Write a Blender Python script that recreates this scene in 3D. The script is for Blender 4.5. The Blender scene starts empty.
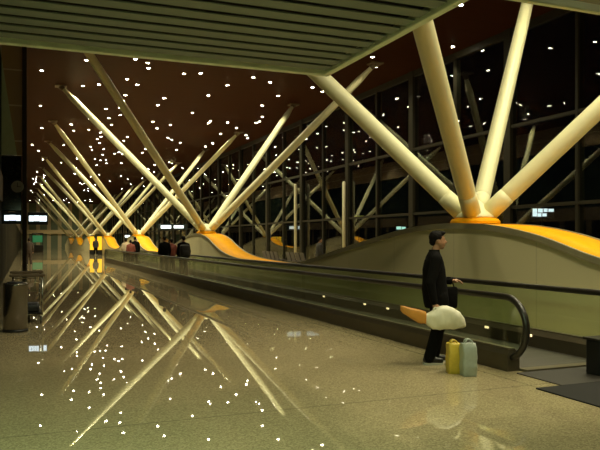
import bpy, bmesh, math, random
from mathutils import Vector, Matrix, noise
random.seed(7)
PI = math.pi
S = bpy.context.scene
C = S.collection

# ------------------------------------------------------------------ camera
# hall axis is +Y, the camera is turned 22 degrees towards the window side
YAW = math.radians(22.0)
SN, CS = math.sin(YAW), math.cos(YAW)
F = 680.0
cam = bpy.data.cameras.new('camera')
cam.sensor_width = 36.0
cam.lens = 36.0 * F / 600.0
cam.shift_y = 15.0 / 600.0
cam.clip_end = 600
co = bpy.data.objects.new('camera', cam)
co.location = (0, 0, 1.6)
co.rotation_euler = (PI / 2, 0, -YAW)
C.objects.link(co)
S.camera = co
S.view_settings.view_transform = 'Standard'
S.view_settings.look = 'None'
S.view_settings.exposure = 0.0
S.view_settings.gamma = 1.0
S.view_settings.use_curve_mapping = False

def plan(px, D):
    """ground point of a view direction at a depth"""
    u = (px - 300.0) / F
    return D * (SN + u * CS), D * (CS - u * SN)

# ------------------------------------------------------------------ materials
def nt(name):
    m = bpy.data.materials.new(name)
    m.use_nodes = True
    n = m.node_tree
    b = n.nodes['Principled BSDF']
    return m, n, b

def mat(name, col, rough=0.6, metal=0.0, spec=0.5, var=0.06, scale=6.0, bump=0.0):
    m, n, b = nt(name)
    tc = n.nodes.new('ShaderNodeTexCoord')
    no = n.nodes.new('ShaderNodeTexNoise')
    no.inputs['Scale'].default_value = scale
    no.inputs['Detail'].default_value = 4
    n.links.new(tc.outputs['Object'], no.inputs['Vector'])
    r = n.nodes.new('ShaderNodeValToRGB')
    r.color_ramp.elements[0].position = 0.3
    r.color_ramp.elements[1].position = 0.7
    r.color_ramp.elements[0].color = tuple(c * (1 - var) for c in col) + (1,)
    r.color_ramp.elements[1].color = tuple(min(1, c * (1 + var)) for c in col) + (1,)
    n.links.new(no.outputs['Fac'], r.inputs['Fac'])
    n.links.new(r.outputs['Color'], b.inputs['Base Color'])
    b.inputs['Roughness'].default_value = rough
    b.inputs['Metallic'].default_value = metal
    b.inputs['Specular IOR Level'].default_value = spec
    if bump:
        bp = n.nodes.new('ShaderNodeBump')
        bp.inputs['Strength'].default_value = bump
        n.links.new(no.outputs['Fac'], bp.inputs['Height'])
        n.links.new(bp.outputs['Normal'], b.inputs['Normal'])
    return m

def emit(name, col, s):
    m, n, b = nt(name)
    b.inputs['Base Color'].default_value = tuple(col) + (1,)
    b.inputs['Emission Color'].default_value = tuple(col) + (1,)
    b.inputs['Emission Strength'].default_value = s
    return m

def glass(name, tint, ior=1.5):
    m, n, b = nt(name)
    n.nodes.remove(b)
    out = n.nodes['Material Output']
    t = n.nodes.new('ShaderNodeBsdfTransparent'); t.inputs['Color'].default_value = tuple(tint) + (1,)
    g = n.nodes.new('ShaderNodeBsdfGlossy'); g.inputs['Roughness'].default_value = 0.0
    g.inputs['Color'].default_value = (1, 1, 1, 1)
    ge = n.nodes.new('ShaderNodeNewGeometry')
    dt = n.nodes.new('ShaderNodeVectorMath'); dt.operation = 'DOT_PRODUCT'
    n.links.new(ge.outputs['Incoming'], dt.inputs[0]); n.links.new(ge.outputs['Normal'], dt.inputs[1])
    def mth(op, a, b):
        q = n.nodes.new('ShaderNodeMath'); q.operation = op
        for i, v in enumerate((a, b)):
            if v is None: continue
            if isinstance(v, float): q.inputs[i].default_value = v
            else: n.links.new(v, q.inputs[i])
        return q.outputs[0]
    r0 = ((ior - 1) / (ior + 1)) ** 2
    cs = mth('ABSOLUTE', dt.outputs['Value'], None)
    p5 = mth('POWER', mth('SUBTRACT', 1.0, cs), 5.0)
    fac = mth('ADD', mth('MULTIPLY', p5, 1.0 - r0), r0)
    x = n.nodes.new('ShaderNodeMixShader')
    n.links.new(fac, x.inputs['Fac'])
    n.links.new(t.outputs['BSDF'], x.inputs[1])
    n.links.new(g.outputs['BSDF'], x.inputs[2])
    n.links.new(x.outputs['Shader'], out.inputs['Surface'])
    return m

def floor_mat():
    m, n, b = nt('polished_terrazzo')
    L = n.links
    tc = n.nodes.new('ShaderNodeTexCoord')
    v = n.nodes.new('ShaderNodeTexVoronoi'); v.inputs['Scale'].default_value = 80
    L.new(tc.outputs['Object'], v.inputs['Vector'])
    r = n.nodes.new('ShaderNodeValToRGB')
    e = r.color_ramp.elements
    e[0].position = 0.0; e[0].color = (.27, .218, .122, 1)
    e[1].position = 1.0; e[1].color = (.48, .395, .23, 1)
    sep = n.nodes.new('ShaderNodeSeparateColor')
    L.new(v.outputs['Color'], sep.inputs['Color'])
    L.new(sep.outputs['Red'], r.inputs['Fac'])
    no = n.nodes.new('ShaderNodeTexNoise'); no.inputs['Scale'].default_value = .35; no.inputs['Detail'].default_value = 5
    L.new(tc.outputs['Object'], no.inputs['Vector'])
    mr = n.nodes.new('ShaderNodeMapRange'); mr.inputs['To Min'].default_value = .85; mr.inputs['To Max'].default_value = 1.15
    L.new(no.outputs['Fac'], mr.inputs['Value'])
    mul = n.nodes.new('ShaderNodeMix'); mul.data_type = 'RGBA'; mul.blend_type = 'MULTIPLY'; mul.inputs['Factor'].default_value = 1
    L.new(r.outputs['Color'], mul.inputs[6]); L.new(mr.outputs['Result'], mul.inputs[7])
    # saw-cut joints between the poured bays
    mp = n.nodes.new('ShaderNodeMapping'); mp.inputs['Location'].default_value = (0.9, 0.05, 0)
    L.new(tc.outputs['Object'], mp.inputs['Vector'])
    br = n.nodes.new('ShaderNodeTexBrick')
    br.offset = 0; br.squash = 1
    br.inputs['Scale'].default_value = 1
    br.inputs['Brick Width'].default_value = 6.05
    br.inputs['Row Height'].default_value = 6.05
    br.inputs['Mortar Size'].default_value = .012
    br.inputs['Mortar Smooth'].default_value = .1
    L.new(mp.outputs['Vector'], br.inputs['Vector'])
    mx = n.nodes.new('ShaderNodeMix'); mx.data_type = 'RGBA'; mx.inputs[7].default_value = (.05, .045, .03, 1)
    mm = n.nodes.new('ShaderNodeMath'); mm.operation = 'MULTIPLY'; mm.inputs[1].default_value = .4
    L.new(br.outputs['Fac'], mm.inputs[0])
    L.new(mm.outputs[0], mx.inputs[0]); L.new(mul.outputs[2], mx.inputs[6])
    L.new(mx.outputs[2], b.inputs['Base Color'])
    b.inputs['Roughness'].default_value = .015
    b.inputs['Specular IOR Level'].default_value = .3
    n2 = n.nodes.new('ShaderNodeTexNoise'); n2.inputs['Scale'].default_value = 3.0; n2.inputs['Detail'].default_value = 3
    L.new(tc.outputs['Object'], n2.inputs['Vector'])
    bp = n.nodes.new('ShaderNodeBump'); bp.inputs['Strength'].default_value = .004; bp.inputs['Distance'].default_value = .01
    L.new(n2.outputs['Fac'], bp.inputs['Height']); L.new(bp.outputs['Normal'], b.inputs['Normal'])
    return m

def stripes(name, c1, c2, axis, period, duty, rough=.5, spec=.5):
    """two-tone panels with thin seams across one axis"""
    m, n, b = nt(name)
    L = n.links
    tc = n.nodes.new('ShaderNodeTexCoord'); sp = n.nodes.new('ShaderNodeSeparateXYZ')
    L.new(tc.outputs['Object'], sp.inputs[0])
    d = n.nodes.new('ShaderNodeMath'); d.operation = 'DIVIDE'; d.inputs[1].default_value = period
    L.new(sp.outputs[axis], d.inputs[0])
    fr = n.nodes.new('ShaderNodeMath'); fr.operation = 'FRACT'; L.new(d.outputs[0], fr.inputs[0])
    lt = n.nodes.new('ShaderNodeMath'); lt.operation = 'LESS_THAN'; lt.inputs[1].default_value = duty
    L.new(fr.outputs[0], lt.inputs[0])
    x = n.nodes.new('ShaderNodeMix'); x.data_type = 'RGBA'
    x.inputs[6].default_value = tuple(c1) + (1,); x.inputs[7].default_value = tuple(c2) + (1,)
    L.new(lt.outputs[0], x.inputs[0]); L.new(x.outputs[2], b.inputs['Base Color'])
    b.inputs['Roughness'].default_value = rough
    b.inputs['Specular IOR Level'].default_value = spec
    return m

M = {}
M['floor'] = floor_mat()
M['ceiling'] = stripes('dark_timber_ceiling', (.050, .0145, .003), (.032, .009, .002), 1, 1.2, .03, .6, .05)
M['strut'] = mat('cream_painted_steel', (.80, .77, .47), .42, var=.02)
M['pinhead'] = mat('dull_bronze_pin', (.20, .15, .09), .5, .3)
M['orange'] = mat('orange_lacquer', (.95, .42, .006), .5, spec=.06, var=.06, scale=3)
M['plinth'] = stripes('beige_cladding', (.76, .69, .42), (.66, .60, .36), 1, 2.4, .012, .45)
M['rim'] = mat('grey_cream_rim', (.30, .27, .16), .4)
M['mullion'] = mat('grey_bronze_aluminium', (.032, .029, .018), .5, .0, spec=.2)
M['column'] = mat('pale_column_cladding', (.1, .09, .06), .5)
M['pane'] = glass('night_window_glass', (.75, .78, .76), 1.55)
M['post'] = mat('pale_painted_post', (.75, .70, .48), .5)
M['rubber'] = mat('black_rubber', (.018, .015, .011), .32, spec=.6)
M['skirt'] = mat('brown_grey_steel_skirt', (.10, .08, .05), .4, .4)
M['deck'] = mat('brushed_deck_strip', (.22, .19, .125), .35, .6)
M['belt'] = stripes('ribbed_belt', (.06, .055, .04), (.10, .09, .07), 1, .4, .04, .55)
M['balu'] = glass('greenish_balustrade_glass', (.84, .90, .80), 1.5)
M['plate'] = stripes('landing_plate', (.028, .023, .016), (.016, .014, .01), 0, .05, .3, .6)
M['mat'] = mat('black_mat', (.008, .007, .006), .9)
M['black'] = mat('black_satin', (.008, .008, .008), .45)
M['slat'] = mat('grey_green_slat', (.22, .262, .225), .5, .0, var=.03)
M['slatback'] = mat('black_void_backing', (.006, .006, .005), .9)
M['trim'] = mat('pale_green_edge_trim', (.85, .92, .70), .4, .0)
M['steel'] = mat('brushed_stainless', (.22, .20, .165), .22, .9, var=.04)
M['chrome'] = mat('chrome', (.55, .53, .47), .15, 1.0)
M['brown'] = mat('brown_laminate', (.10, .07, .035), .6)
M['tan'] = stripes('tan_wall_panels', (.34, .25, .14), (.60, .52, .34), 2, 1.3, .04, .5)
M['fascia'] = mat('grey_green_fascia', (.014, .020, .012), .7, spec=.03)
M['shop'] = stripes('dark_shopfront', (.006, .006, .004), (.08, .065, .035), 1, 2.6, .2, .8, .02)
M['band'] = mat('beige_band', (.70, .56, .30), .5)
M['dark'] = mat('dark_glossy_panel', (.014, .015, .012), .12)
M['darkpost'] = mat('dark_bronze_post', (.03, .025, .016), .5, spec=.2)
M['gusset'] = mat('grey_green_gusset', (.42, .54, .36), .5)
M['clockface'] = mat('grey_clock_face', (.22, .24, .19), .4)
M['signbox'] = mat('sign_housing_dark', (.01, .02, .025), .4)
M['signlit'] = emit('lit_sign_white', (.80, .95, 1.0), 1.7)
M['signgrey'] = emit('lit_sign_mark', (.30, .42, .48), .8)
M['signteal'] = emit('lit_sign_teal', (.55, 1.0, .85), 1.4)
M['signyel'] = emit('lit_sign_yellow', (.75, .8, .10), .25)
M['signgreen'] = emit('lit_shop_green', (.06, .42, .20), .12)
M['yellow'] = emit('backlit_yellow', (1.0, .58, .02), .8)
M['lamp'] = emit('downlight_lens', (1.0, .90, .62), 130.0)
M['lampring'] = mat('downlight_ring', (.5, .47, .4), .4)
M['footlamp'] = emit('skirt_lamp_lens', (1.0, .75, .42), 1.6)
M['ground'] = mat('asphalt', (.008, .008, .008), .9)
M['skin'] = mat('skin', (.42, .22, .12), .5, var=.04)
M['hair'] = mat('black_hair', (.006, .0045, .0035), .7, spec=.12, var=.3, scale=60)
M['jacket'] = mat('black_cloth', (.005, .0045, .004), .9, spec=.1, var=.2, scale=30)
M['trouser'] = mat('black_trouser_cloth', (.005, .0045, .004), .9, spec=.1, var=.2, scale=30)
M['shoe'] = mat('black_leather', (.012, .011, .01), .35)
M['sole'] = mat('white_sole', (.55, .52, .45), .6)
M['wbag'] = mat('white_plastic', (.80, .76, .58), .35, var=.04, scale=14)
M['orangep'] = mat('orange_paper', (.62, .27, .04), .5, var=.08, scale=12)
M['ybag'] = mat('yellow_plastic', (.55, .40, .04), .45, var=.08, scale=20)
M['bbag'] = mat('pale_blue_plastic', (.36, .40, .34), .4, var=.08, scale=20)
M['redcloth'] = mat('dull_red_cloth', (.22, .05, .03), .8)
M['palecloth'] = mat('pale_cloth', (.55, .43, .27), .8)
M['browncloth'] = mat('brown_cloth', (.05, .032, .02), .8)
M['greycloth'] = mat('charcoal_cloth', (.03, .028, .025), .8)
M['seat'] = mat('dark_seat_vinyl', (.03, .025, .03), .4)

# ------------------------------------------------------------------ mesh helpers
def link(name, me, m, parent=None):
    o = bpy.data.objects.new(name, me)
    for k in (m if isinstance(m, (list, tuple)) else [m]):
        me.materials.append(k)
    C.objects.link(o)
    if parent: o.parent = parent
    return o

def obj(name, bm, m, parent=None, smooth=False, loc=None):
    me = bpy.data.meshes.new(name)
    bmesh.ops.recalc_face_normals(bm, faces=bm.faces)
    if smooth:
        for f in bm.faces: f.smooth = True
    bm.to_mesh(me); bm.free()
    o = link(name, me, m, parent)
    if loc: o.location = loc
    return o

def tag(o, label, cat, group=None, kind=None):
    o['label'] = label; o['category'] = cat
    if group: o['group'] = group
    if kind: o['kind'] = kind
    return o

def thing(name, label, cat, loc=(0, 0, 0), rz=0, group=None):
    o = bpy.data.objects.new(name, None)
    o.empty_display_size = .2
    o.location = loc; o.rotation_euler = (0, 0, rz)
    C.objects.link(o)
    return tag(o, label, cat, group)

def struct(name, bm, m, parent=None):
    o = obj(name, bm, m, parent)
    if parent is None: o['kind'] = 'structure'
    return o

def box(bm, x0, x1, y0, y1, z0, z1, mi=0, bev=0):
    vs = [bm.verts.new(p) for p in ((x0, y0, z0), (x1, y0, z0), (x1, y1, z0), (x0, y1, z0),
                                    (x0, y0, z1), (x1, y0, z1), (x1, y1, z1), (x0, y1, z1))]
    fs = []
    for q in ((0, 3, 2, 1), (4, 5, 6, 7), (0, 1, 5, 4), (1, 2, 6, 5), (2, 3, 7, 6), (3, 0, 4, 7)):
        f = bm.faces.new([vs[i] for i in q]); f.material_index = mi; fs.append(f)
    if bev:
        es = list({e for f in fs for e in f.edges})
        bmesh.ops.bevel(bm, geom=es, offset=bev, segments=2, affect='EDGES', profile=.5)
    return bm

def BX(*a, **k):
    return box(bmesh.new(), *a, **k)

def frame_of(d, up=Vector((0, 0, 1))):
    d = d.normalized()
    if abs(d.dot(up)) > .98: up = Vector((0, 1, 0))
    a = up.cross(d).normalized(); b = d.cross(a)
    return a, b

def loft(bm, rings, cap=True, mi=0):
    """rings: list of lists of points, same count"""
    rv = [[bm.verts.new(p) for p in r] for r in rings]
    k = len(rv[0])
    for i in range(len(rv) - 1):
        for j in range(k):
            f = bm.faces.new((rv[i][j], rv[i][(j + 1) % k], rv[i + 1][(j + 1) % k], rv[i + 1][j]))
            f.material_index = mi
    if cap:
        bm.faces.new(rv[0][::-1]).material_index = mi
        bm.faces.new(rv[-1]).material_index = mi
    return bm

def tube(bm, pts, rad, seg=12, cap=True, mi=0, sq=1.0):
    pts = [Vector(p) for p in pts]
    if not isinstance(rad, (list, tuple)): rad = [rad] * len(pts)
    rings = []
    a0 = None
    for i, p in enumerate(pts):
        d = pts[min(i + 1, len(pts) - 1)] - pts[max(i - 1, 0)]
        if a0 is None:
            a, b = frame_of(d)
        else:
            dn = d.normalized()
            a = (a0 - dn * a0.dot(dn)).normalized(); b = dn.cross(a)
        a0 = a
        rings.append([p + a * (rad[i] * math.cos(t)) + b * (rad[i] * sq * math.sin(t))
                      for t in (2 * PI * j / seg for j in range(seg))])
    return loft(bm, rings, cap, mi)

def lathe(bm, prof, c=(0, 0, 0), seg=28, mi=0):
    rings = [[(c[0] + r * math.cos(2 * PI * j / seg), c[1] + r * math.sin(2 * PI * j / seg), c[2] + z)
              for j in range(seg)] for r, z in prof]
    return loft(bm, rings, True, mi)

def ell(bm, c, r, seg=16, rg=10):
    mtx = Matrix.Translation(c) @ Matrix.Diagonal((r[0], r[1], r[2], 1))
    bmesh.ops.create_uvsphere(bm, u_segments=seg, v_segments=rg, radius=1, matrix=mtx)
    return bm

def capsule(bm, pts, rad, seg=12):
    """round-ended tapered limb along points"""
    pts = [Vector(p) for p in pts]
    tube(bm, pts, rad, seg)
    for p, r in zip(pts, rad): ell(bm, p, (r, r, r), 12, 8)
    return bm

def fuse(bm, voxel, smooth=4):
    """weld overlapping closed shapes into one continuous surface, return mesh"""
    me = bpy.data.meshes.new('tmp'); bm.to_mesh(me); bm.free()
    o = bpy.data.objects.new('tmp', me); C.objects.link(o)
    r = o.modifiers.new('r', 'REMESH'); r.mode = 'VOXEL'; r.voxel_size = voxel
    if smooth:
        s = o.modifiers.new('s', 'SMOOTH'); s.iterations = smooth; s.factor = .5
    dg = bpy.context.evaluated_depsgraph_get()
    res = bpy.data.meshes.new_from_object(o.evaluated_get(dg))
    bpy.data.objects.remove(o); bpy.data.meshes.remove(me)
    for p in res.polygons: p.use_smooth = True
    res.materials.clear()
    return res

# ------------------------------------------------------------------ the setting
XL, XW, ZC, Y0, Y1 = -.8, 17.9, 10.0, -6.0, 165.0
struct('floor', BX(XL, XW, Y0, Y1, -.2, 0), M['floor'])
struct('ceiling', BX(XL, XW + .3, Y0, Y1, ZC, ZC + .25), M['ceiling'])
bm = bmesh.new(); box(bm, XL - .3, XL, Y0, Y1, 0, 3.0)
wl = struct('wall_left', bm, M['shop'])
struct('trim_1', BX(XL - .3, XL + .05, Y0, Y1, 3.0, 3.9), M['brown'])
struct('trim_2', BX(XL - .3, XL, Y0, Y1, 3.9, 8.2), M['fascia'])
struct('trim_3', BX(XL - .3, XL, Y0, Y1, 8.2, 10.0), M['tan'])
bm = bmesh.new(); box(bm, XL - .3, XW + .3, Y1, Y1 + .3, 0, ZC)
struct('wall_back', bm, stripes('far_shopfronts', (.16, .20, .13), (.55, .46, .28), 0, 2.3, .35, .6, .2))
struct('trim_4', BX(XL, XW, Y1 - .4, Y1, 3.0, 3.9), M['band'])
struct('ground', BX(XW + .3, XW + 120, Y0 - 20, Y1 + 20, -.3, -.1), M['ground'])

# window wall: one bay per window, wide column and slim mullion alternate
BAY = 3.65
n = 1
y = 18.4 - 5 * BAY
k = 0
while y < Y1 - .2:
    bm = bmesh.new()
    y2 = min(y + BAY, Y1)
    wide = (k % 2 == 0)
    w = .19 if wide else .06
    box(bm, XW - (.10 if wide else .06), XW + .25, y - w, y + w, 0, ZC)
    for z, h in ((.06, .06), (2.9, .06), (6.1, .06), (9.85, .15)):
        box(bm, XW - .05, XW + .15, y + w, y2 - (.06 if wide else .19), z - h, z + h)
    o = struct('window_%d' % n, bm, M['mullion'])
    bm = bmesh.new()
    box(bm, XW + .04, XW + .06, y + w, y2 - (.06 if wide else .19), .12, 9.7)
    obj('pane', bm, M['pane'], o)
    n += 1; k += 1; y += BAY

# ------------------------------------------------------------------ near suspended canopy
CX, CZ, CY = 3.3, 3.53, 7.3
cp = thing('slatted_canopy', 'low grey-green slatted canopy with pale edge hanging in the near top corner', 'canopy', (0, 0, CZ))
def slats(x0, x1, ya, yb):
    bm = bmesh.new()
    y = yb - .10
    while y - .2 > ya:
        box(bm, x0, x1, y - .17, y, .02, .034, bev=.004)
        y -= .25
    return bm
obj('slat_panel', slats(XL + .02, CX - .09, -2, CY - .06), M['slat'], cp)
obj('slat_panel', slats(CX + .02, 10.0, -2, 4.40), M['slat'], cp)
bm = bmesh.new()
box(bm, XL + .02, CX - .06, -2, CY - .05, .09, .14); box(bm, CX + .02, 10.0, -2, 4.38, .09, .14)
obj('backing_board', bm, M['slatback'], cp)
bm = bmesh.new()
box(bm, XL + .02, CX, CY - .08, CY, -.012, .16, bev=.012)
box(bm, CX - .08, CX, 4.46, CY - .08, -.012, .16, bev=.012)
box(bm, CX, 10.0, 4.40, 4.46, 0, .16, bev=.012)
obj('edge_trim', bm, M['trim'], cp)
for hx, hy in ((.5, 6.5), (2.8, 6.5), (.5, 1), (2.8, 1), (6, 3.5), (9, 3.5)):
    obj('hanger_rod', tube(bmesh.new(), [(hx, hy, .13), (hx, hy, ZC - CZ)], .02, 8), M['black'], cp)

# ------------------------------------------------------------------ wave plinths and branching columns
NX, NY, NZ, PITCH = 8.55, 11.58, 2.15, 22.3
PROF = [(-11.15, .74), (-8, .82), (-6.5, .90), (-5, 1.07), (-3.6, 1.36), (-2.5, 1.66), (-1.3, 1.86), (0, 1.93), (1, 1.91),
        (2, 1.83), (3.5, 1.62), (5.3, 1.355), (7.5, 1.0), (9, .84), (11.15, .74)]
def prof(t):
    for i in range(len(PROF) - 1):
        if PROF[i][0] <= t <= PROF[i + 1][0]:
            p1, p2 = PROF[i], PROF[i + 1]
            p0 = PROF[max(i - 1, 0)]; p3 = PROF[min(i + 2, len(PROF) - 1)]
            h = p2[0] - p1[0]; s = (t - p1[0]) / h
            m1 = (p2[1] - p0[1]) / max(p2[0] - p0[0], 1e-6) * h
            m2 = (p3[1] - p1[1]) / max(p3[0] - p1[0], 1e-6) * h
            return ((2*s**3-3*s**2+1)*p1[1] + (s**3-2*s**2+s)*m1 + (-2*s**3+3*s**2)*p2[1] + (s**3-s**2)*m2)
    return PROF[0][1]
TS = [-11.15 + 22.3 * i / 90 for i in range(91)]
def strip(x0, x1, lo, hi):
    """solid following the wave between two height functions"""
    return loft(bmesh.new(), [[(x0, t, lo(t)), (x1, t, lo(t)), (x1, t, hi(t)), (x0, t, hi(t))] for t in TS])
PX0, PX1 = 8.0, 9.1
body_me = top_me = rim_me = None
def plinth(i, label):
    global body_me, top_me, rim_me
    t = thing('wave_plinth', label, 'plinth', (0, NY + PITCH * i, 0), 0, 'wave plinths under the columns')
    if body_me is None:
        body_me = obj('front_panel', strip(PX0 + .04, PX1 - .04, lambda s: 0, lambda s: prof(s) - .03), M['plinth'], t).data
        top_me = obj('orange_top', strip(PX0 + .03, PX1 - .03, lambda s: prof(s) - .03, prof), M['orange'], t, True).data
        bm = strip(PX0, PX0 + .055, lambda s: prof(s) - .10, lambda s: prof(s) + .012)
        b2 = strip(PX1 - .055, PX1, lambda s: prof(s) - .10, lambda s: prof(s) + .012)
        me = bpy.data.meshes.new('t'); b2.to_mesh(me); b2.free(); bm.from_mesh(me); bpy.data.meshes.remove(me)
        rim_me = obj('rim', bm, M['rim'], t).data
    else:
        for nm, me in (('front_panel', body_me), ('orange_top', top_me), ('rim', rim_me)):
            o = bpy.data.objects.new(nm, me); C.objects.link(o); o.parent = t
    return t

TIPS = [(-6.75, 5.3), (-6.75, -5.3), (6.85, 5.3), (6.85, -5.3)]
TIPS_NEAR = [(-6.1, 5.3), (-6.5, -5.3), (6.15, 5.3), (6.45, -5.3)]   # the first column stands a little narrower
HZ = ZC - 1.97
col_data = None
def column(i, label):
    global col_data
    TP = TIPS_NEAR if i == 0 else TIPS
    if i == 1: col_data = None
    # the column's own origin is the top of the wave crest
    t = thing('branching_column', label, 'column', (NX, NY + PITCH * i, 1.93), 0, 'four-armed columns down the hall')
    if col_data is None:
        col_data = []
        b = lathe(bmesh.new(), [(.50, 0), (.50, .05), (.46, .10), (.40, .11), (.40, .125), (.001, .125)], seg=32)
        col_data.append(('base_ring', obj('base_ring', b, M['orange'], t, False).data, None))
        b = lathe(bmesh.new(), [(.40, .12), (.40, .15), (.34, .22), (.25, .30), (.16, .42), (.05, .50), (.001, .5)], seg=28)
        for x, yv in TP:
            d = Vector((x, yv, HZ)).normalized()
            s = Vector((d.x * .25, d.y * .25, .14))
            tube(b, [s, s + d * .5, s + d * .62], [.184, .184, .178], 20)
        col_data.append(('node_casting', obj('node_casting', b, M['strut'], t, True).data, None))
        for x, yv in TP:
            end = Vector((x, yv, HZ)); st = Vector((x, yv, HZ)).normalized()
            d = (end - Vector((st.x * .25, st.y * .25, .14))).normalized()
            s0 = Vector((st.x * .25, st.y * .25, .14)) + d * .45
            L = (end - s0).length
            pts = [s0, s0 + d * .25, s0 + d * (L * .5), end - d * 1.1, end - d * .45, end - d * .2]
            so = obj('strut', tube(bmesh.new(), pts, [.15, .178, .178, .172, .11, .10], 24), M['strut'], t, True)
            b = bmesh.new()
            tube(b, [end - d * .28, end - d * .02], [.12, .17], 16)
            box(b, end.x - .30, end.x + .30, end.y - .30, end.y + .30, HZ - .03, HZ + .035)
            po = obj('roof_pin', b, M['pinhead'], so)
            col_data.append(('strut', so.data, po.data))
    else:
        for nm, me, sub in col_data:
            o = bpy.data.objects.new(nm, me); C.objects.link(o); o.parent = t
            if sub:
                p = bpy.data.objects.new('roof_pin', sub); C.objects.link(p); p.parent = o
    return t
ordn = ['nearest, its crest right behind the man with the bags', 'second in the row, above the long bright orange slope',
        'third in the row, rising behind the riders in dark clothes', 'fourth in the row, just past the yellow pillar signs',
        'fifth in the row, counted from the man', 'sixth in the row, counted from the man', 'farthest of the row, before the end wall']
for i, s in enumerate(ordn):
    column(i, 'cream column with four slanting arms, ' + s)
ordp = ['beige wave-shaped plinth with orange top, nearest, behind the standing man',
        'beige wave-shaped plinth whose long orange slope shines mid-hall, second in the row',
        'beige wave-shaped plinth with short orange slope, third, beside the dark-clothed riders',
        'narrow-looking beige wave plinth, fourth, by the yellow pillar signs',
        'beige wave plinth showing an orange sliver, fifth from the man',
        'beige wave plinth showing an orange sliver, sixth from the man',
        'farthest beige wave plinth, before the end wall']
for i, s in enumerate(ordp):
    plinth(i, s)

# ------------------------------------------------------------------ moving walkway
WX0, WX1, WYA, WYB = 5.5, 7.05, 6.83, 52.0
wk = thing('moving_walkway', 'long moving walkway with black handrails and glass sides beside the polished floor', 'walkway', (WX0, WYA, 0))
W = WX1 - WX0; LEN = WYB - WYA
def handrail(x):
    r = .375; zc = .525
    pts = []
    for j in range(17):
        a = -PI / 2 - PI * j / 16
        pts.append((x, r * math.cos(a), zc + r * math.sin(a)))
    pts = [(x, .30, zc - r)] + pts
    for q in range(1, 40): pts.append((x, LEN * q / 40, zc + r))
    for j in range(17):
        a = PI / 2 - PI * j / 16
        pts.append((x, LEN + r * math.cos(a), zc + r * math.sin(a)))
    pts.append((x, LEN - .30, zc - r))
    return tube(bmesh.new(), pts, .042, 10, sq=1.0)
for x in (0, W):
    obj('handrail', handrail(x), M['rubber'], wk, True)
    bm = bmesh.new()
    s = -1 if x == 0 else 1
    # outer skirt: sloping shoulder in section
    sec = [(x + s * .075, 0), (x + s * .075, .20), (x + s * .05, .265), (x - s * .05, .265), (x - s * .11, .20), (x - s * .11, 0)]
    if s > 0: sec = sec[::-1]
    loft(bm, [[(a, yy, b) for a, b in sec] for yy in (-.12, LEN + .12)])
    sk = obj('skirt', bm, M['skirt'], wk)
    bm = bmesh.new(); box(bm, x - .045, x + .045, -.12, LEN + .12, .266, .285, bev=.006)
    obj('deck_strip', bm, M['deck'], sk)
    # glass panels, open joints between them
    PL = 2.4
    yy = 0.0
    while yy < LEN - .1:
        ye = min(yy + PL, LEN)
        bm = bmesh.new(); box(bm, x - .006, x + .006, yy + .008, ye - .008, .28, .87)
        obj('glass_panel', bm, M['balu'], wk)
        yy += PL
    # curved end glass inside the handrail loop
    for ye, sg in ((0, -1), (LEN, 1)):
        bm = bmesh.new()
        ring = [(x, ye + sg * .35 * math.cos(a), .525 + .35 * math.sin(a)) for a in [(-.75 + 1.5 * j / 14 * 1.05) for j in range(15)]]
        ring = [(x, ye, .28)] + [p for p in ring if p[2] > .28] + [(x, ye, .87)]
        v1 = [bm.verts.new((p[0] - .006, p[1], p[2])) for p in ring]
        v2 = [bm.verts.new((p[0] + .006, p[1], p[2])) for p in ring]
        bm.faces.new(v1); bm.faces.new(v2[::-1])
        for j in range(len(ring)):
            q = (j + 1) % len(ring)
            bm.faces.new((v1[j], v1[q], v2[q], v2[j]))
        obj('glass_panel', bm, M['balu'], wk)
obj('belt', BX(.11, W - .11, -.1, LEN + .1, 0, .022), M['belt'], wk)
bm = bmesh.new(); box(bm, .11, W - .11, -.25, -.1, 0, .03)
obj('comb_plate', bm, M['deck'], wk)
bm = BX(-.05, W + .1, -1.0, -.26, 0, .012)
lpo = obj('landing_plate', bm, M['plate']); lpo.location = (WX0, WYA, 0)
tag(lpo, 'dark ribbed metal landing plate in front of the walkway entrance', 'floor plate')
# small lamps set into the inner face of the far skirt
for px in (324, 365, 388, 487, 530, 546):
    u = (px - 300) / F
    D = (WX1 - .11) / (SN + u * CS); yl = D * (CS - u * SN) - WYA
    if px == 546: yl = .0
    bm = bmesh.new(); box(bm, W - .126, W - .109, yl - .045, yl + .045, .17, .205, bev=.004)
    obj('skirt_lamp', bm, M['footlamp'], wk)
bm = BX(5.08, 7.6, 4.4, 5.82, 0.0, .014, bev=.004)
tag(obj('door_mat', bm, M['mat'], None), 'black rubber mat on the floor before the walkway entrance', 'mat')
bx = thing('control_box', 'low black control box at the walkway entrance, right frame edge', 'box', (6.45, 6.12, .0))
bm = BX(-.26, .26, -.1, .12, .012, .42, bev=.02); obj('housing', bm, M['black'], bx)
bm = BX(-.29, .29, -.12, .14, .42, .45, bev=.008); obj('lid', bm, M['rubber'], bx)

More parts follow.
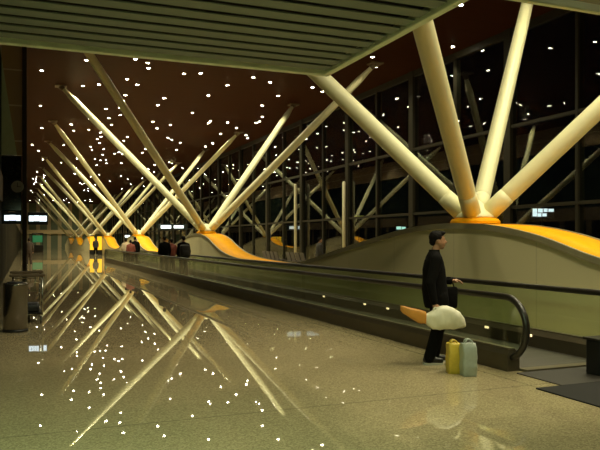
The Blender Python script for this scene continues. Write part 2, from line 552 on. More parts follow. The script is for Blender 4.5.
# ------------------------------------------------------------------ downlights
PXY = '''41.7 70.5,86.2 60.3,82.8 86,99.2 84.5,40.3 105.7,74.7 97.7,78 101.3,106 109,119.7 107.8,135.3 59.3,147.8 63,148.7 68.3,184 73.8,
137.2 84.8,125.5 95.2,164.2 98.2,157.7 105.3,208.5 95.7,192.3 112.8,120.5 115,227.5 85.3,253.2 77.3,262.2 105.5,220.8 133.8,317.2 133.3,
89.2 118.8,71.3 124.5,73.7 130.7,89 129.8,109 118.3,111.5 124.7,103.5 128.2,101 136.7,97.2 139.3,99.7 143,114.2 139,90.5 146.7,103.7 149.2,102.8 154.7,
114.7 153.8,105.8 160,94.8 159.2,63.8 145,72 146.8,38.5 151,43.3 159.5,61.2 162.7,76.7 158.7,76.3 168,96.7 165,92.8 173.8,99.3 174.5,74.7 173.7,37.2 172,
36.7 177,32.8 178.8,36.2 182,44.2 175.3,52.8 177.3,82.7 180,84 183.3,79.5 183,88.3 188.3,61.7 188.3,152.8 121.7,170.2 125,208.8 123,127.3 137,123.7 140.8,
180.2 143,176.7 149.8,145.3 149.2,142.3 152.7,122.3 154,121.5 163.2,158 160.8,154.3 172.2,182.7 168.3,178.5 173.8,142.5 178.3,127.5 179.3,130.8 184.3,143.5 186.2,
219 156.2,206 175.7,215.2 179.3,199.5 188,213.2 188,247.7 138.2,282.8 137.5,275 146.8,268.7 149.8,316.7 147.8,305.5 161.2,274 170.2,289.3 168.3,307.8 180,
264.5 184.7,273.3 188,288 186.5,319 166.7,233 165,233 168.3,226.7 165.7,238.3 170,223 171.7,220.5 156.7,234 181.8,396.7 98.3,342.8 122.5,343.8 130.2,
326.3 126.2,317.5 134,326.3 146.7,358.8 131.2,366.3 141,358 151.7,383.3 148.7,331 155.5,331 161.3,320.7 166.5,321 184.8,332.5 180.7,356 170.3,357.3 173.8,
381.8 161.7,382.5 168.8,388.3 171.8,386.3 177.5,452.8 46.7,417.2 97,407.8 106.7,451.7 75.7,456.8 99.5,488 70.2,550.3 48,595 41.7,598.3 73.8,515.2 102.8,527.8 114,
545.7 106.2,567.8 101.5,593.8 128.2,553.5 158.8,526.7 146.3,435 135.3,470.2 126.5,427.2 150.2,441.2 155.7,445.3 162.7,478 144.7,461 5,256 123'''
spots = []
for s in PXY.replace('\n', '').split(','):
    px, py = map(float, s.split())
    D = (ZC - .03 - 1.6) * F / (240 - py)
    x, y = plan(px, D)
    if x > XW: x = 2 * XW + .08 - x          # seen as a reflection in the window glass
    if XL + .3 < x < XW - .3 and y < Y1 - 2:
        spots.append((x, y))
for i in range(18):
    spots.append((random.uniform(.2, 17), random.uniform(95, Y1 - 4)))
for i in range(12):  # extra downlights added to brighten the beige band on the end wall
    spots.append((random.uniform(.2, 17), random.uniform(140, 162)))
for i in range(30):
    spots.append((random.uniform(4, 17), random.uniform(-4, 14)))
keep = []
for p in spots:
    if all((p[0] - q[0]) ** 2 + (p[1] - q[1]) ** 2 > .3 for q in keep): keep.append(p)
bm = bmesh.new()
lathe(bm, [(.105, .03), (.105, .0), (.10, -.004), (.082, -.004), (.074, -.004), (.05, -.010), (.025, -.013), (.001, -.014)], seg=20)
for f in bm.faces:
    c = f.calc_center_median()
    if c.z < -.0045: f.material_index = 1
dl = obj('downlight', bm, [M['lampring'], M['lamp']])
DLAB = 'small round white downlight set in the dark brown hall ceiling'
for i, (x, y) in enumerate(keep):
    o = dl if i == 0 else dl.copy()
    if i: C.objects.link(o)
    o.location = (x, y, ZC - .03)
    tag(o, DLAB, 'ceiling light', 'scattered ceiling downlights')
for x, y in keep:
    l = bpy.data.lights.new('downlight_beam', 'SPOT'); l.energy = 330; l.color = (1.0, .92, .60)
    l.spot_size = math.radians(132); l.spot_blend = .55; l.shadow_soft_size = .06
    o = bpy.data.objects.new('downlight_beam', l); o.location = (x, y, ZC - .06); C.objects.link(o)
print('downlights', len(keep))

# ------------------------------------------------------------------ people
def head_bm(c, h=.235, yaw=0.0):
    """head looking along +x: skull, jaw, brow, nose, lips, chin, ears"""
    bm = bmesh.new()
    c = Vector(c); k = h / .235
    def E(p, r): ell(bm, c + Vector(p) * k, tuple(a * k for a in r), 20, 14)
    E((-.012, 0, .03), (.095, .074, .088))
    E((.020, 0, -.025), (.070, .062, .080))
    E((.048, 0, -.083), (.034, .036, .030))      # chin
    E((.076, 0, .022), (.014, .044, .012))       # brow
    tube(bm, [c + Vector((.082, 0, .015)) * k, c + Vector((.112, 0, -.026)) * k], [.007 * k, .014 * k], 8)
    E((.104, 0, -.027), (.014, .015, .010))      # nose tip
    E((.084, 0, -.056), (.012, .024, .007)); E((.082, 0, -.067), (.012, .021, .007))   # lips
    for s in (-1, 1):
        E((.074, s * .030, .002), (.010, .013, .008))
        E((-.008, s * .074, -.008), (.020, .010, .032))
    return bm

def merge(bm, b2):
    me = bpy.data.meshes.new('m'); b2.to_mesh(me); b2.free(); bm.from_mesh(me); bpy.data.meshes.remove(me)

def hand(bm, wrist, direction, palm_n, side, curl=.5, k=1.0):
    """palm, four unequal fingers and a thumb; palm_n = direction the palm faces"""
    d = Vector(direction).normalized(); nrm = Vector(palm_n); nrm = (nrm - d * nrm.dot(d)).normalized()
    s = d.cross(nrm).normalized() * side      # towards the thumb side
    w = Vector(wrist)
    capsule(bm, [w, w + d * .045 * k], [.026 * k, .030 * k], 10)
    for j, (off, ln) in enumerate(((.026, .072), (.009, .080), (-.009, .074), (-.026, .058))):
        b0 = w + d * .055 * k + s * off * k
        capsule(bm, [w + d * .02 * k + s * off * .6 * k, b0 + d * .02 * k], [.014 * k, .011 * k], 8)
        p = b0 + d * .02 * k; dirv = d.copy(); pts = [p]
        for q in range(3):
            dirv = (dirv * math.cos(curl) + nrm * math.sin(curl)).normalized()
            nn = (nrm - dirv * nrm.dot(dirv))
            p = p + dirv * ln * k * (.42, .32, .26)[q]; pts.append(p)
            nrm2 = nn.normalized() if nn.length > 1e-3 else nrm
        capsule(bm, pts, [.0105 * k, .010 * k, .009 * k, .0075 * k], 8)
    t0 = w + d * .018 * k + s * .024 * k
    capsule(bm, [t0, t0 + (d * .6 + s * .8 + nrm * .2).normalized() * .035 * k, t0 + (d * .85 + s * .6 + nrm * .5).normalized() * .068 * k],
            [.014 * k, .012 * k, .009 * k], 8)

def person(label, loc, facing, J, mats, voxel=.012, group=None, sc=1.0, lookdetail=False):
    """J: joints in local (forward, left, up) metres"""
    t = thing('person', label, 'person', (loc[0], loc[1], 0), facing, group)
    t.scale = (sc, sc, sc)
    skin, jk, tr, sh, hr = mats
    # body
    bm = bmesh.new()
    hc = Vector(J['head'])
    merge(bm, head_bm(hc))
    capsule(bm, [J['neck'], hc + Vector((-.015, 0, -.06))], [.055, .05])
    capsule(bm, [J['pelvis'], J['chest'], J['neck']], [.11, .115, .06], 14)
    for s in ('r', 'l'):
        capsule(bm, [J['sh_' + s], J['el_' + s], J['wr_' + s]], [.045, .036, .026])
        capsule(bm, [J['neck'], J['sh_' + s]], [.055, .05])
        capsule(bm, [J['hip_' + s], J['kn_' + s], J['an_' + s]], [.075, .05, .036])
        an = Vector(J['an_' + s])
        capsule(bm, [an + Vector((-.03, 0, -.04)), an + Vector((.13, 0, -.055))], [.032, .024])
        hand(bm, J['wr_' + s], J['hd_' + s], J['pn_' + s], 1 if s == 'r' else -1, J.get('curl', .5))
    me = fuse(bm, min(voxel, .008), 2)
    link('body', me, skin, t)
    # jacket
    bm = bmesh.new()
    rings = []
    for z, cf, rx, ry in J['torso']:
        rings.append([(cf + rx * math.cos(a), ry * math.sin(a), z) for a in (2 * PI * j / 24 for j in range(24))])
    loft(bm, rings)
    for s in ('r', 'l'):
        w = Vector(J['wr_' + s]); e = Vector(J['el_' + s])
        capsule(bm, [J['sh_' + s], e, w + (e - w).normalized() * .03], [.078, .064, .047])
        capsule(bm, [Vector(J['neck']) + Vector((-.01, 0, -.03)), J['sh_' + s]], [.085, .078])
    me = fuse(bm, voxel, 3)
    jo = link('jacket', me, jk, t)
    bm = bmesh.new()
    nk = Vector(J['neck'])
    lathe(bm, [(.062, -.02), (.075, -.02), (.070, .045), (.060, .045)], (nk.x - .005, nk.y, nk.z), 20)
    obj('collar', bm, jk, jo, True)
    # trousers
    bm = bmesh.new()
    ell(bm, Vector(J['pelvis']), (.125, .165, .13))
    for s in ('r', 'l'):
        an = Vector(J['an_' + s])
        capsule(bm, [J['hip_' + s], J['kn_' + s], an + Vector((0, 0, -.01))], [.118, .088, .074])
    me = fuse(bm, voxel, 3)
    link('trousers', me, tr, t)
    for s in ('r', 'l'):
        an = Vector(J['an_' + s])
        bm = bmesh.new()
        capsule(bm, [(an.x - .04, an.y, .062), (an.x + .05, an.y, .058), (an.x + .15, an.y, .046)], [.044, .046, .036])
        ell(bm, (an.x - .02, an.y, .10), (.05, .042, .045))
        me = fuse(bm, .009, 2)
        for v in me.vertices: v.co.z = max(v.co.z, .018)
        so = link('shoe', me, sh, t)
        bm = bmesh.new()
        pts = []
        for j in range(24):
            a = 2 * PI * j / 24
            pts.append((an.x + .052 + .135 * math.cos(a), an.y + .046 * math.sin(a) * (1 - .12 * math.cos(a)), 0))
        loft(bm, [pts, [(p[0], p[1], .022) for p in pts]])
        obj('sole', bm, M['sole'], so)
    # hair: cap of short hair over skull, fringe in front
    bm = bmesh.new()
    ell(bm, hc + Vector((-.024, 0, .048)), (.098, .082, .084), 20, 14)
    ell(bm, hc + Vector((-.068, 0, -.005)), (.048, .066, .066), 16, 10)
    ell(bm, hc + Vector((.050, 0, .098)), (.046, .058, .026), 16, 10)
    for s in (-1, 1): ell(bm, hc + Vector((-.008, s * .068, .034)), (.034, .014, .036))
    me = fuse(bm, .008, 1)
    for v in me.vertices:
        q = noise.noise(v.co * 60) * .006
        v.co += (v.co - hc).normalized() * q
    link('hair', me, hr, t)
    return t

TOR = [(.72, .03, .155, .20), (.80, .02, .165, .205), (.95, .0, .165, .20), (1.10, -.005, .15, .20), (1.22, -.01, .145, .205),
       (1.33, -.01, .12, .205), (1.40, -.005, .085, .14), (1.46, .0, .062, .07)]
J0 = dict(head=(.045, 0, 1.592), neck=(.0, 0, 1.43), chest=(-.01, 0, 1.22), pelvis=(.04, 0, .88),
          sh_r=(-.01, -.19, 1.345), el_r=(-.10, -.25, 1.05), wr_r=(-.055, -.27, .79), hd_r=(.25, -.05, -1), pn_r=(.2, 1, 0),
          sh_l=(-.01, .19, 1.345), el_l=(.06, .24, 1.06), wr_l=(.265, .15, 1.055), hd_l=(1, -.25, .08), pn_l=(0, -.3, -1),
          hip_r=(.045, -.09, .86), kn_r=(.03, -.10, .47), an_r=(-.09, -.10, .09),
          hip_l=(.045, .09, .86), kn_l=(.07, .09, .47), an_l=(.01, .10, .09), torso=TOR, curl=.45)
MX, MY = 4.94, 7.55
MF = -YAW
man = person('young man in black standing sideways on the floor holding a white and orange bundle', (MX, MY), MF, J0,
             (M['skin'], M['jacket'], M['trouser'], M['shoe'], M['hair']), .010)

def man_pt(f, l, z=0):
    return (MX + f * CS + l * SN, MY - f * SN + l * CS, z)

# bundle in the right hand: white plastic bag with an orange parcel sticking out behind
def crumple(bm, amp, sc, seed):
    for v in bm.verts:
        v.co += noise.noise_vector(v.co * sc + Vector((seed, 0, 0))) * amp
def sections(secs, seg=20, power=1.0, ly=None):
    rings = []
    for f, z0, z1, h in secs:
        zc, rz = (z0 + z1) / 2, (z1 - z0) / 2
        r = []
        for j in range(seg):
            a = 2 * PI * j / seg
            ca, sa = math.cos(a), math.sin(a)
            r.append((f, h * math.copysign(abs(ca) ** power, ca), zc + rz * math.copysign(abs(sa) ** power, sa)))
        rings.append(r)
    return rings
def dense(secs, k=6):
    out = []
    for i in range(len(secs) - 1):
        for q in range(k):
            s = q / k
            out.append(tuple(a + (b - a) * s for a, b in zip(secs[i], secs[i + 1])))
    out.append(secs[-1])
    return out
lp = -.30
wsec = [(-.18, .555, .665, .045), (-.08, .475, .72, .06), (.005, .468, .765, .075), (.09, .475, .777, .078), (.19, .483, .745, .07),
        (.26, .490, .705, .055), (.305, .495, .63, .035), (.33, .505, .55, .010)]
bm = loft(bmesh.new(), sections(dense(wsec), 28, .85))
crumple(bm, .016, 8, 3.1); crumple(bm, .007, 24, 8.2)
wb = thing('plastic_bag', 'crumpled white plastic bag held in the right hand of the man', 'bag', man_pt(0, lp), MF)
obj('bag_body', bm, M['wbag'], wb, True)
bm = bmesh.new()
for q in (-1, 1):
    tube(bm, [(-.075, q * .03, .68), (-.07, q * .02, .73), (-.055, q * .005, .755), (-.03, q * .02, .745), (-.02, q * .03, .71)], .009, 8)
obj('bag_handle', bm, M['wbag'], wb, True)
osec = [(-.49, .715, .775, .015), (-.46, .680, .772, .03), (-.36, .615, .750, .045), (-.25, .555, .730, .05), (-.17, .545, .70, .045)]
bm = loft(bmesh.new(), sections(dense(osec, 4), 20, .55)); crumple(bm, .006, 14, 1.7)
tag(obj('orange_parcel', bm, M['orangep'], None, True), 'orange wrapped parcel poking out behind the white bag of the man', 'parcel')
po = bpy.data.objects['orange_parcel']; po.location = man_pt(0, lp); po.rotation_euler = (0, 0, MF)

# black shoulder bag on the other forearm
sb = thing('shoulder_bag', 'black bag hanging in front of the man from his bent forearm', 'bag', man_pt(.235, .13), MF)
bm = bmesh.new(); box(bm, -.10, .09, -.055, .055, .70, .985, bev=.03); crumple(bm, .008, 11, 2)
obj('bag_body', bm, M['jacket'], sb, True)
bm = bmesh.new()
tube(bm, [(-.07, 0, .96), (-.06, .03, 1.06), (-.03, .03, 1.105), (.0, .03, 1.105), (.03, .03, 1.06), (.05, 0, .96)], .010, 8)
obj('bag_strap', bm, M['jacket'], sb, True)

# two carrier bags on the floor at his feet
def carrier(label, px, D, w, d, h, rz, m, top, seed):
    x, y = plan(px, D)
    t = thing('carrier_bag', label, 'bag', (x, y, 0), rz)
    prof_ = [(0, .94, .92), (.02, 1, 1), (.3 * h, 1.05, 1.06), (.65 * h, 1.02, 1.0), (.88 * h, 1.0, .86), (h, .95, .7)]
    rings = []
    for z, a, b in dense(prof_, 4):
        r = []
        for j in range(32):
            an = 2 * PI * j / 32; ca, sa = math.cos(an), math.sin(an)
            r.append((w / 2 * a * math.copysign(abs(ca) ** .3, ca), d / 2 * b * math.copysign(abs(sa) ** .3, sa), z))
        rings.append(r)
    bm = loft(bmesh.new(), rings); 
    for v in bm.verts:
        if v.co.z > .01:
            nv = noise.noise_vector(v.co * 12 + Vector((seed, 0, 0))) * .012
            v.co += nv; v.co.z = max(v.co.z, .004)
    obj('bag_body', bm, m, t, True)
    bm = bmesh.new()
    for q in (-1, 1):
        tube(bm, [(-w * .25, q * d * .2, h - .02), (-w * .22, q * d * .16, h + top * .6), (-w * .08, q * d * .1, h + top), (w * .08, q * d * .1, h + top),
                  (w * .22, q * d * .16, h + top * .6), (w * .25, q * d * .2, h - .02)], .009, 8)
    obj('bag_handle', bm, m, t, True)
    return t
carrier('yellow carrier bag standing on the floor at the feet of the man', 453.2, 8.2, .15, .20, .36, MF, M['ybag'], .035, 1.0)
carrier('pale blue and white carrier bag standing beside the yellow one', 468, 8.06, .17, .20, .38, MF + .1, M['bbag'], .045, 5.0)

# riders and bystanders
def standing(lean=0.0, arms=0.0):
    J = dict(head=(.03, 0, 1.592), neck=(.0, 0, 1.43), chest=(-.01, 0, 1.22), pelvis=(.0, 0, .88),
             sh_r=(-.01, -.19, 1.345), el_r=(-.04, -.25, 1.05), wr_r=(.06 + arms, -.24, .82 + arms), hd_r=(.2 + arms * 3, 0, -1), pn_r=(0, 1, 0),
             sh_l=(-.01, .19, 1.345), el_l=(-.04, .25, 1.05), wr_l=(.06 + arms, .24, .82 + arms), hd_l=(.2 + arms * 3, 0, -1), pn_l=(0, -1, 0),
             hip_r=(.0, -.09, .86), kn_r=(.02, -.10, .47), an_r=(-.02, -.11, .09),
             hip_l=(.0, .09, .86), kn_l=(.02, .10, .47), an_l=(-.02, .11, .09), torso=TOR, curl=.4)
    return J
def bystander(label, px, x=None, D=None, facing=PI / 2, jk='jacket', tr='trouser', sc=1.0, arms=.0, base=0.0):
    u = (px - 300) / F
    if D is None: D = x / (SN + u * CS)
    X, Y = plan(px, D)
    t = person(label, (X, Y), facing, standing(arms=arms), (M['skin'], M[jk], M[tr], M['shoe'], M['hair']), .02, None, sc)
    t.location.z = base
    return t
bystander('person in dark clothes riding the walkway, left of the dull red top', 164.5, x=6.05, base=.022, jk='jacket', sc=1.02)
bystander('person in a dull red top riding the walkway between two dark-clothed riders', 171.5, x=6.55, base=.022, jk='redcloth', sc=.95, arms=.1)
bp = bystander('person in black with a bulky backpack riding the walkway, nearest of the riders', 183.5, x=6.35, base=.022, jk='jacket', sc=1.02)
bystander('person in a pale jacket on the walkway beside the third orange slope', 126, x=6.1, base=.022, jk='palecloth', sc=.97)
bystander('person in a red-brown jacket on the walkway, between pale and dark riders', 130.6, x=5.85, base=.022, jk='redcloth', sc=.92)
bystander('person in black clothes on the walkway, last before the orange slope', 135, x=6.2, base=.022, jk='jacket', sc=1.03)
bystander('person in dark clothes standing by the night window beyond the plinths', 319.5, D=32.5, facing=0, jk='greycloth')
bystander('person in a brown coat standing near the dark post by the shopfront', 29, D=44, facing=PI / 2, jk='browncloth', tr='browncloth')
bystander('dark figure standing between the two yellow pillar signs', 95.7, D=73.2, facing=-PI / 2, jk='greycloth', sc=1.05)
# backpack of the nearest rider
bk = thing('backpack', 'bulky black backpack on the nearest walkway rider', 'backpack', (bp.location.x, bp.location.y - .24, .022))
bm = bmesh.new(); box(bm, -.21, .21, -.14, .10, .86, 1.38, bev=.08); obj('pack_body', bm, M['greycloth'], bk, True)
bm = bmesh.new(); box(bm, -.14, .14, -.20, -.12, .90, 1.12, bev=.03); obj('pack_pocket', bm, M['greycloth'], bk, True)

# ------------------------------------------------------------------ left side furniture
x, y = plan(15.5, 11.9)
t = thing('litter_bin', 'round stainless steel litter bin standing on the floor at the left edge', 'bin', (x, y, 0))
obj('bin_body', lathe(bmesh.new(), [(.19, 0), (.20, .01), (.20, .80), (.205, .81), (.205, .835), (.19, .85), (.001, .85)], seg=40), M['steel'], t, True)
bm = lathe(bmesh.new(), [(.13, .85), (.135, .862), (.12, .868), (.001, .855)], seg=30)
obj('ash_tray', bm, M['black'], t, True)
bm = lathe(bmesh.new(), [(.197, .0), (.208, .0), (.208, .045), (.201, .045)], seg=40)
obj('base_ring', bm, M['black'], t, True)

def trolley(label, x, y, rz):
    t = thing('luggage_trolley', label, 'trolley', (x, y, 0), rz)
    bm = bmesh.new()
    for s in (-1, 1):
        tube(bm, [(.34, s * .24, .17), (-.36, s * .26, .17), (-.42, s * .26, .24), (-.46, s * .26, .93)], .018, 10)
        tube(bm, [(-.30, s * .24, .17), (-.44, s * .26, .60)], .012, 8)
    for xx in (-.3, -.1, .1, .3): tube(bm, [(xx, -.25, .17), (xx, .25, .17)], .012, 8)
    obj('frame', bm, M['chrome'], t, True)
    bm = BX(-.36, .36, -.24, .24, .185, .205, bev=.006); obj('platform', bm, M['black'], t)
    bm = BX(-.52, -.40, -.32, .32, .90, .955, bev=.02); obj('push_handle', bm, M['brown'], t)
    bm = bmesh.new()
    for i in range(6): tube(bm, [(-.40, -.22 + i * .088, .80), (-.16, -.22 + i * .088, .78), (-.15, -.22 + i * .088, .90)], .006, 6)
    for zz, xx in ((.80, -.40), (.78, -.16), (.90, -.15)): tube(bm, [(xx, -.23, zz), (xx, .23, zz)], .007, 6)
    obj('basket', bm, M['chrome'], t)
    for xx, yy in ((-.36, -.23), (-.36, .23), (.3, 0)):
        bm = bmesh.new(); tube(bm, [(xx, yy - .018, .075), (xx, yy + .018, .075)], .075, 18)
        wh = obj('wheel', bm, M['rubber'], t, False)
        bm = bmesh.new(); box(bm, xx - .015, xx + .015, yy - .028, yy - .02, .075, .17); box(bm, xx - .015, xx + .015, yy + .02, yy + .028, .075, .17)
        obj('fork', bm, M['chrome'], wh)
    return t
trolley('chrome luggage trolley parked just behind the steel litter bin', .06, 14.36, math.radians(88))
trolley('farther chrome luggage trolley, second behind the steel litter bin', .02, 15.75, math.radians(91))
# low suitcase on the nearer trolley
sc = thing('suitcase', 'small dark suitcase lying on the trolley behind the litter bin', 'suitcase', (.06, 14.36, .206), math.radians(88))
bm = BX(-.30, .26, -.20, .20, 0, .16, bev=.03); obj('case_shell', bm, M['black'], sc, True)
bm = bmesh.new(); tube(bm, [(-.06, -.20, .08), (-.05, -.235, .08), (.05, -.235, .08), (.06, -.20, .08)], .012, 8); obj('case_handle', bm, M['chrome'], sc)

# dark post with display board, clock and lit signs
px_, py_ = plan(24.6, 25.0)
pt = thing('post', 'tall dark post at the left, running from floor to ceiling', 'post', (px_, py_, 0))
obj('shaft', BX(-.08, .08, -.08, .08, 0, ZC, bev=.02), M['darkpost'], pt)
obj('foot_plate', BX(-.16, .16, -.16, .16, 0, .03, bev=.006), M['steel'], pt)
bd = thing('display_board', 'dark glossy board fixed between the left wall and the tall dark post', 'board', (px_, py_, 0))
obj('panel', BX(XL - px_ + .002, -.102, -.04, .04, 2.66, 4.65, bev=.01), M['dark'], bd)
for zz in (2.66, 4.65):
    obj('panel_edge', BX(XL - px_ + .002, -.102, -.055, .055, zz - .025, zz + .025), M['fascia'], bd)
struct('trim_5', BX(XL, px_ - .085, py_ + .0, py_ + .06, 4.70, ZC), M['tan'])
gp = bmesh.new()
tri = [(XL + .005, 4.70), (px_ - .26, 4.70), (XL + .005, 8.2)]
loft(gp, [[(a, py_ - .06, b) for a, b in tri], [(a, py_ - .005, b) for a, b in tri]])
tag(obj('gusset_panel', gp, M['gusset']), 'tall grey-green triangular panel above the dark display board with the clock', 'panel')
ck = thing('wall_clock', 'round grey clock on the dark glossy board', 'clock', (px_ - .24, py_ - .055, 3.55))
def disc(r, y0, y1, seg=36):
    b = bmesh.new(); tube(b, [(0, y0, 0), (0, y1, 0)], r, seg); return b
obj('case', disc(.235, -.03, .012), M['steel'], ck)
obj('face', disc(.21, -.036, -.031), M['clockface'], ck)
bm = bmesh.new(); box(bm, -.008, .008, -.042, -.038, -.02, .15); box(bm, -.02, .11, -.045, -.042, -.008, .008); obj('clock_hand', bm, M['black'], ck)
def litsign(label, x0, x1, y, z0, z1, marks):
    t = thing('lit_sign', label, 'sign', ((x0 + x1) / 2, y, (z0 + z1) / 2))
    w, h = (x1 - x0) / 2, (z1 - z0) / 2
    obj('housing', BX(-w, w, -.05, .05, -h, h, bev=.015), M['signbox'], t)
    bm = bmesh.new()
    # lit lettering zone: unreadable at this size, a bright band with darker breaks
    n = len(marks)
    for a, b, zo in marks: box(bm, -w + 2 * w * a, -w + 2 * w * b, -.058, -.051, -h * .45 + zo, h * .45 + zo, bev=.003)
    obj('lit_face', bm, M['signlit'], t)
    bm = bmesh.new()
    for a, b, zo in marks[:-1]:
        c = -w + 2 * w * (a + (b - a) * .55)
        box(bm, c - .012, c + .012, -.062, -.0585, -h * .2, h * .25)
    obj('lettering', bm, M['signgrey'], t)
    return t
litsign('lit white flight sign on a dark housing, fixed left of the tall dark post', XL + .02, px_ - .105, py_ - .10, 2.18, 2.62,
        [(.12, .36, 0), (.38, .70, .01), (.72, .95, 0)])
litsign('lit white flight sign on a dark housing, fixed right of the tall dark post', px_ + .105, px_ + .80, py_ - .10, 2.16, 2.62,
        [(.06, .30, 0), (.32, .55, .01), (.57, .94, 0)])

# green lit kiosk far behind on the left
x, y = plan(37.5, 88)
t = thing('kiosk', 'far kiosk with a green lit upper panel by the shopfronts', 'kiosk', (x, y, 0))
obj('counter', BX(-.7, .7, -.5, .5, 0, .95, bev=.02), M['black'], t)
obj('lit_panel', BX(-.6, .6, -.4, .4, 1.3, 2.2, bev=.02), M['signgreen'], t)
obj('roof_cap', BX(-.7, .7, -.5, .5, 2.35, 2.5, bev=.02), M['black'], t)
bm = bmesh.new()
for a in (-.65, .65):
    for b in (-.45, .45): tube(bm, [(a, b, .95), (a, b, 2.35)], .03, 8)
obj('corner_post', bm, M['black'], t)

# yellow pillar signs
for px, s, wd in ((92.0, 'left of the dark figure', .22), (99.6, 'right of the dark figure', .24)):
    x, y = plan(px, 75.5)
    t = thing('pillar_sign', 'backlit yellow pillar sign on a black base, standing ' + s, 'sign', (x, y, 0))
    obj('base', BX(-.26, .26, -.2, .2, 0, .5, bev=.01), M['black'], t)
    obj('lit_body', BX(-wd, wd, -.16, .16, .5, 2.0, bev=.02), M['yellow'], t)
    obj('cap', BX(-.25, .25, -.19, .19, 2.0, 2.1, bev=.01), M['black'], t)

# twin gate signs beyond the plinths, on a two-legged stand
x0, y0 = plan(166.3, 60); x1, y1 = plan(178.8, 60)
t = thing('gate_sign', 'pair of lit white gate boards on legs behind the dark-clothed riders', 'sign', ((x0 + x1) / 2, (y0 + y1) / 2, 0), -YAW)
bm = bmesh.new()
for a in (-1.25, 0, 1.25): tube(bm, [(a, .05, 0), (a, .05, 2.95)], .04, 10)
obj('leg_frame', bm, M['black'], t)
obj('housing', BX(-1.3, 1.3, -.04, .10, 2.5, 3.0, bev=.02), M['signbox'], t)
bm = bmesh.new(); box(bm, -1.02, -.12, -.055, -.041, 2.62, 2.9); box(bm, .12, .98, -.055, -.041, 2.64, 2.88)
obj('lit_face', bm, M['signlit'], t)
x, y = plan(127.5, 72)
t = thing('gate_sign', 'small lit white board on one leg above the pale-jacketed rider', 'sign', (x, y, 0), -YAW)
bm = bmesh.new(); tube(bm, [(0, .05, 0), (0, .05, 1.9)], .04, 10); obj('leg', bm, M['black'], t)
obj('housing', BX(-.38, .38, -.03, .10, 1.8, 2.2, bev=.02), M['signbox'], t)
obj('lit_face', BX(-.26, .26, -.045, -.031, 1.88, 2.10), M['signlit'], t)

# pale posts in front of the window columns
for px, D, top, s in ((295.5, 47.4, 5.5, 'beside the second orange slope'), (344, 40.6, 5.1, 'above the far flank of the nearest plinth')):
    x, y = plan(px, D)
    t = thing('pale_post', 'slim pale post standing before the night window, ' + s, 'post', (x, y, 0))
    obj('shaft', lathe(bmesh.new(), [(.10, 0), (.10, top - .1), (.06, top), (.001, top)], seg=16), M['post'], t, True)
    obj('foot_plate', lathe(bmesh.new(), [(.2, 0), (.2, .04), (.001, .04)], seg=16), M['black'], t)

# waiting seats near the window
def seat_row(label, x, y):
    t = thing('seat_row', label, 'seats', (x, y, 0), 0, 'waiting seats by the window')
    for i in range(4):
        yy = -1.05 + i * .70
        bm = BX(-.26, .24, yy - .28, yy + .28, .40, .47, bev=.02); obj('seat', bm, M['seat'], t)
        bm = bmesh.new()
        loft(bm, [[(-.24, yy - .28, .47), (-.24, yy + .28, .47), (-.19, yy + .28, .47), (-.19, yy - .28, .47)],
                  [(-.38, yy - .28, .92), (-.38, yy + .28, .92), (-.34, yy + .28, .92), (-.34, yy - .28, .92)]])
        obj('backrest', bm, M['seat'], t)
    bm = BX(-.05, .05, -1.4, 1.4, .34, .40); obj('beam', bm, M['steel'], t)
    for yy in (-1.0, 1.0):
        bm = bmesh.new(); box(bm, -.03, .03, yy - .03, yy + .03, .03, .34); box(bm, -.28, .28, yy - .03, yy + .03, 0, .03)
        obj('leg', bm, M['steel'], t)
seat_row('dark four-seat row by the window, nearest, behind the nearest plinth', 14.0, 30.5)
seat_row('dark four-seat row by the window, beyond the standing dark figure', 14.0, 34.6)
seat_row('dark four-seat row by the window, above the second orange slope', 14.0, 38.7)

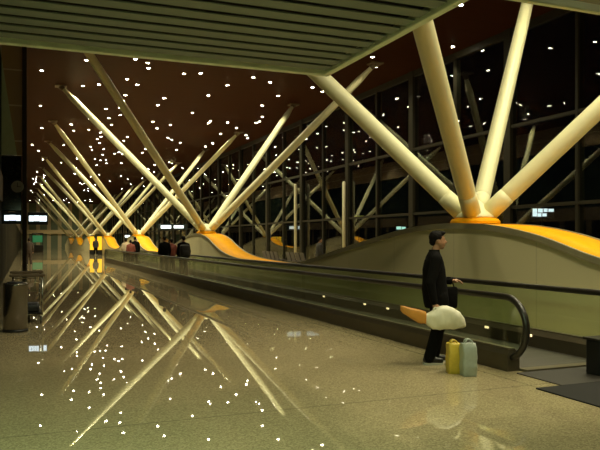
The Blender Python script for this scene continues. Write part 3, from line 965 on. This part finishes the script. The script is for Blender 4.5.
# lit signs outside on the apron, seen through the glass
def outdoor_sign(label, px, py, D, w, h, m, blocks):
    x, y = plan(px, D); z = 1.6 + D * (240 - py) / F
    t = thing('outdoor_sign', label, 'sign', (x, y, -.1), -YAW)
    bm = bmesh.new(); tube(bm, [(0, .06, 0), (0, .06, z)], .06, 10); obj('leg', bm, M['black'], t)
    obj('housing', BX(-w, w, -.02, .12, z + .1 - h, z + .1 + h), M['signbox'], t)
    bm = bmesh.new()
    for a, b, c, d in blocks: box(bm, -w + 2 * w * a, -w + 2 * w * b, -.035, -.021, z + .1 - h + 2 * h * c, z + .1 - h + 2 * h * d)
    obj('lit_face', bm, m, t)
outdoor_sign('lit white sign outside the night window, right of the nearest column', 543, 213, 36, .58, .26, M['signlit'],
             [(.02, .22, .15, .95), (.26, .48, .55, .95), (.52, .70, .60, .95), (.74, .98, .62, .92), (.24, .42, .12, .48), (.46, .66, .15, .46)])
outdoor_sign('small teal lit sign outside the window, left of the nearest column', 401, 228, 48, .36, .13, M['signteal'], [(.05, .5, .1, .9), (.55, .95, .1, .8)])
outdoor_sign('dim yellow lit sign outside the window beyond the far flank', 359, 217, 56, .42, .12, M['signyel'], [(.05, .35, .1, .9), (.4, .95, .2, .9)])

# ------------------------------------------------------------------ light
w = bpy.data.worlds.new('world'); S.world = w; w.use_nodes = True
w.node_tree.nodes['Background'].inputs['Color'].default_value = (.010, .012, .016, 1)
w.node_tree.nodes['Background'].inputs['Strength'].default_value = .05
def area(name, loc, sx, sy, power, col, rot=(0, 0, 0)):
    l = bpy.data.lights.new(name, 'AREA'); l.shape = 'RECTANGLE'; l.size = sx; l.size_y = sy; l.energy = power; l.color = col
    o = bpy.data.objects.new(name, l); o.location = loc; o.rotation_euler = rot; C.objects.link(o)
# fluorescent troffers under the low canopy, behind and above the camera
area('fluorescent_light', (.2, 1.2, 3.48), 1.2, 1.2, 110, (.72, 1.0, .58))
area('fluorescent_light', (-.1, 4.2, 3.48), 1.0, .3, 90, (.72, 1.0, .58))
S.cycles.use_denoising = True
S.cycles.max_bounces = 8
S.cycles.use_adaptive_sampling = False
S.cycles.sample_clamp_indirect = 0
S.cycles.caustics_reflective = False
S.cycles.transparent_max_bounces = 24
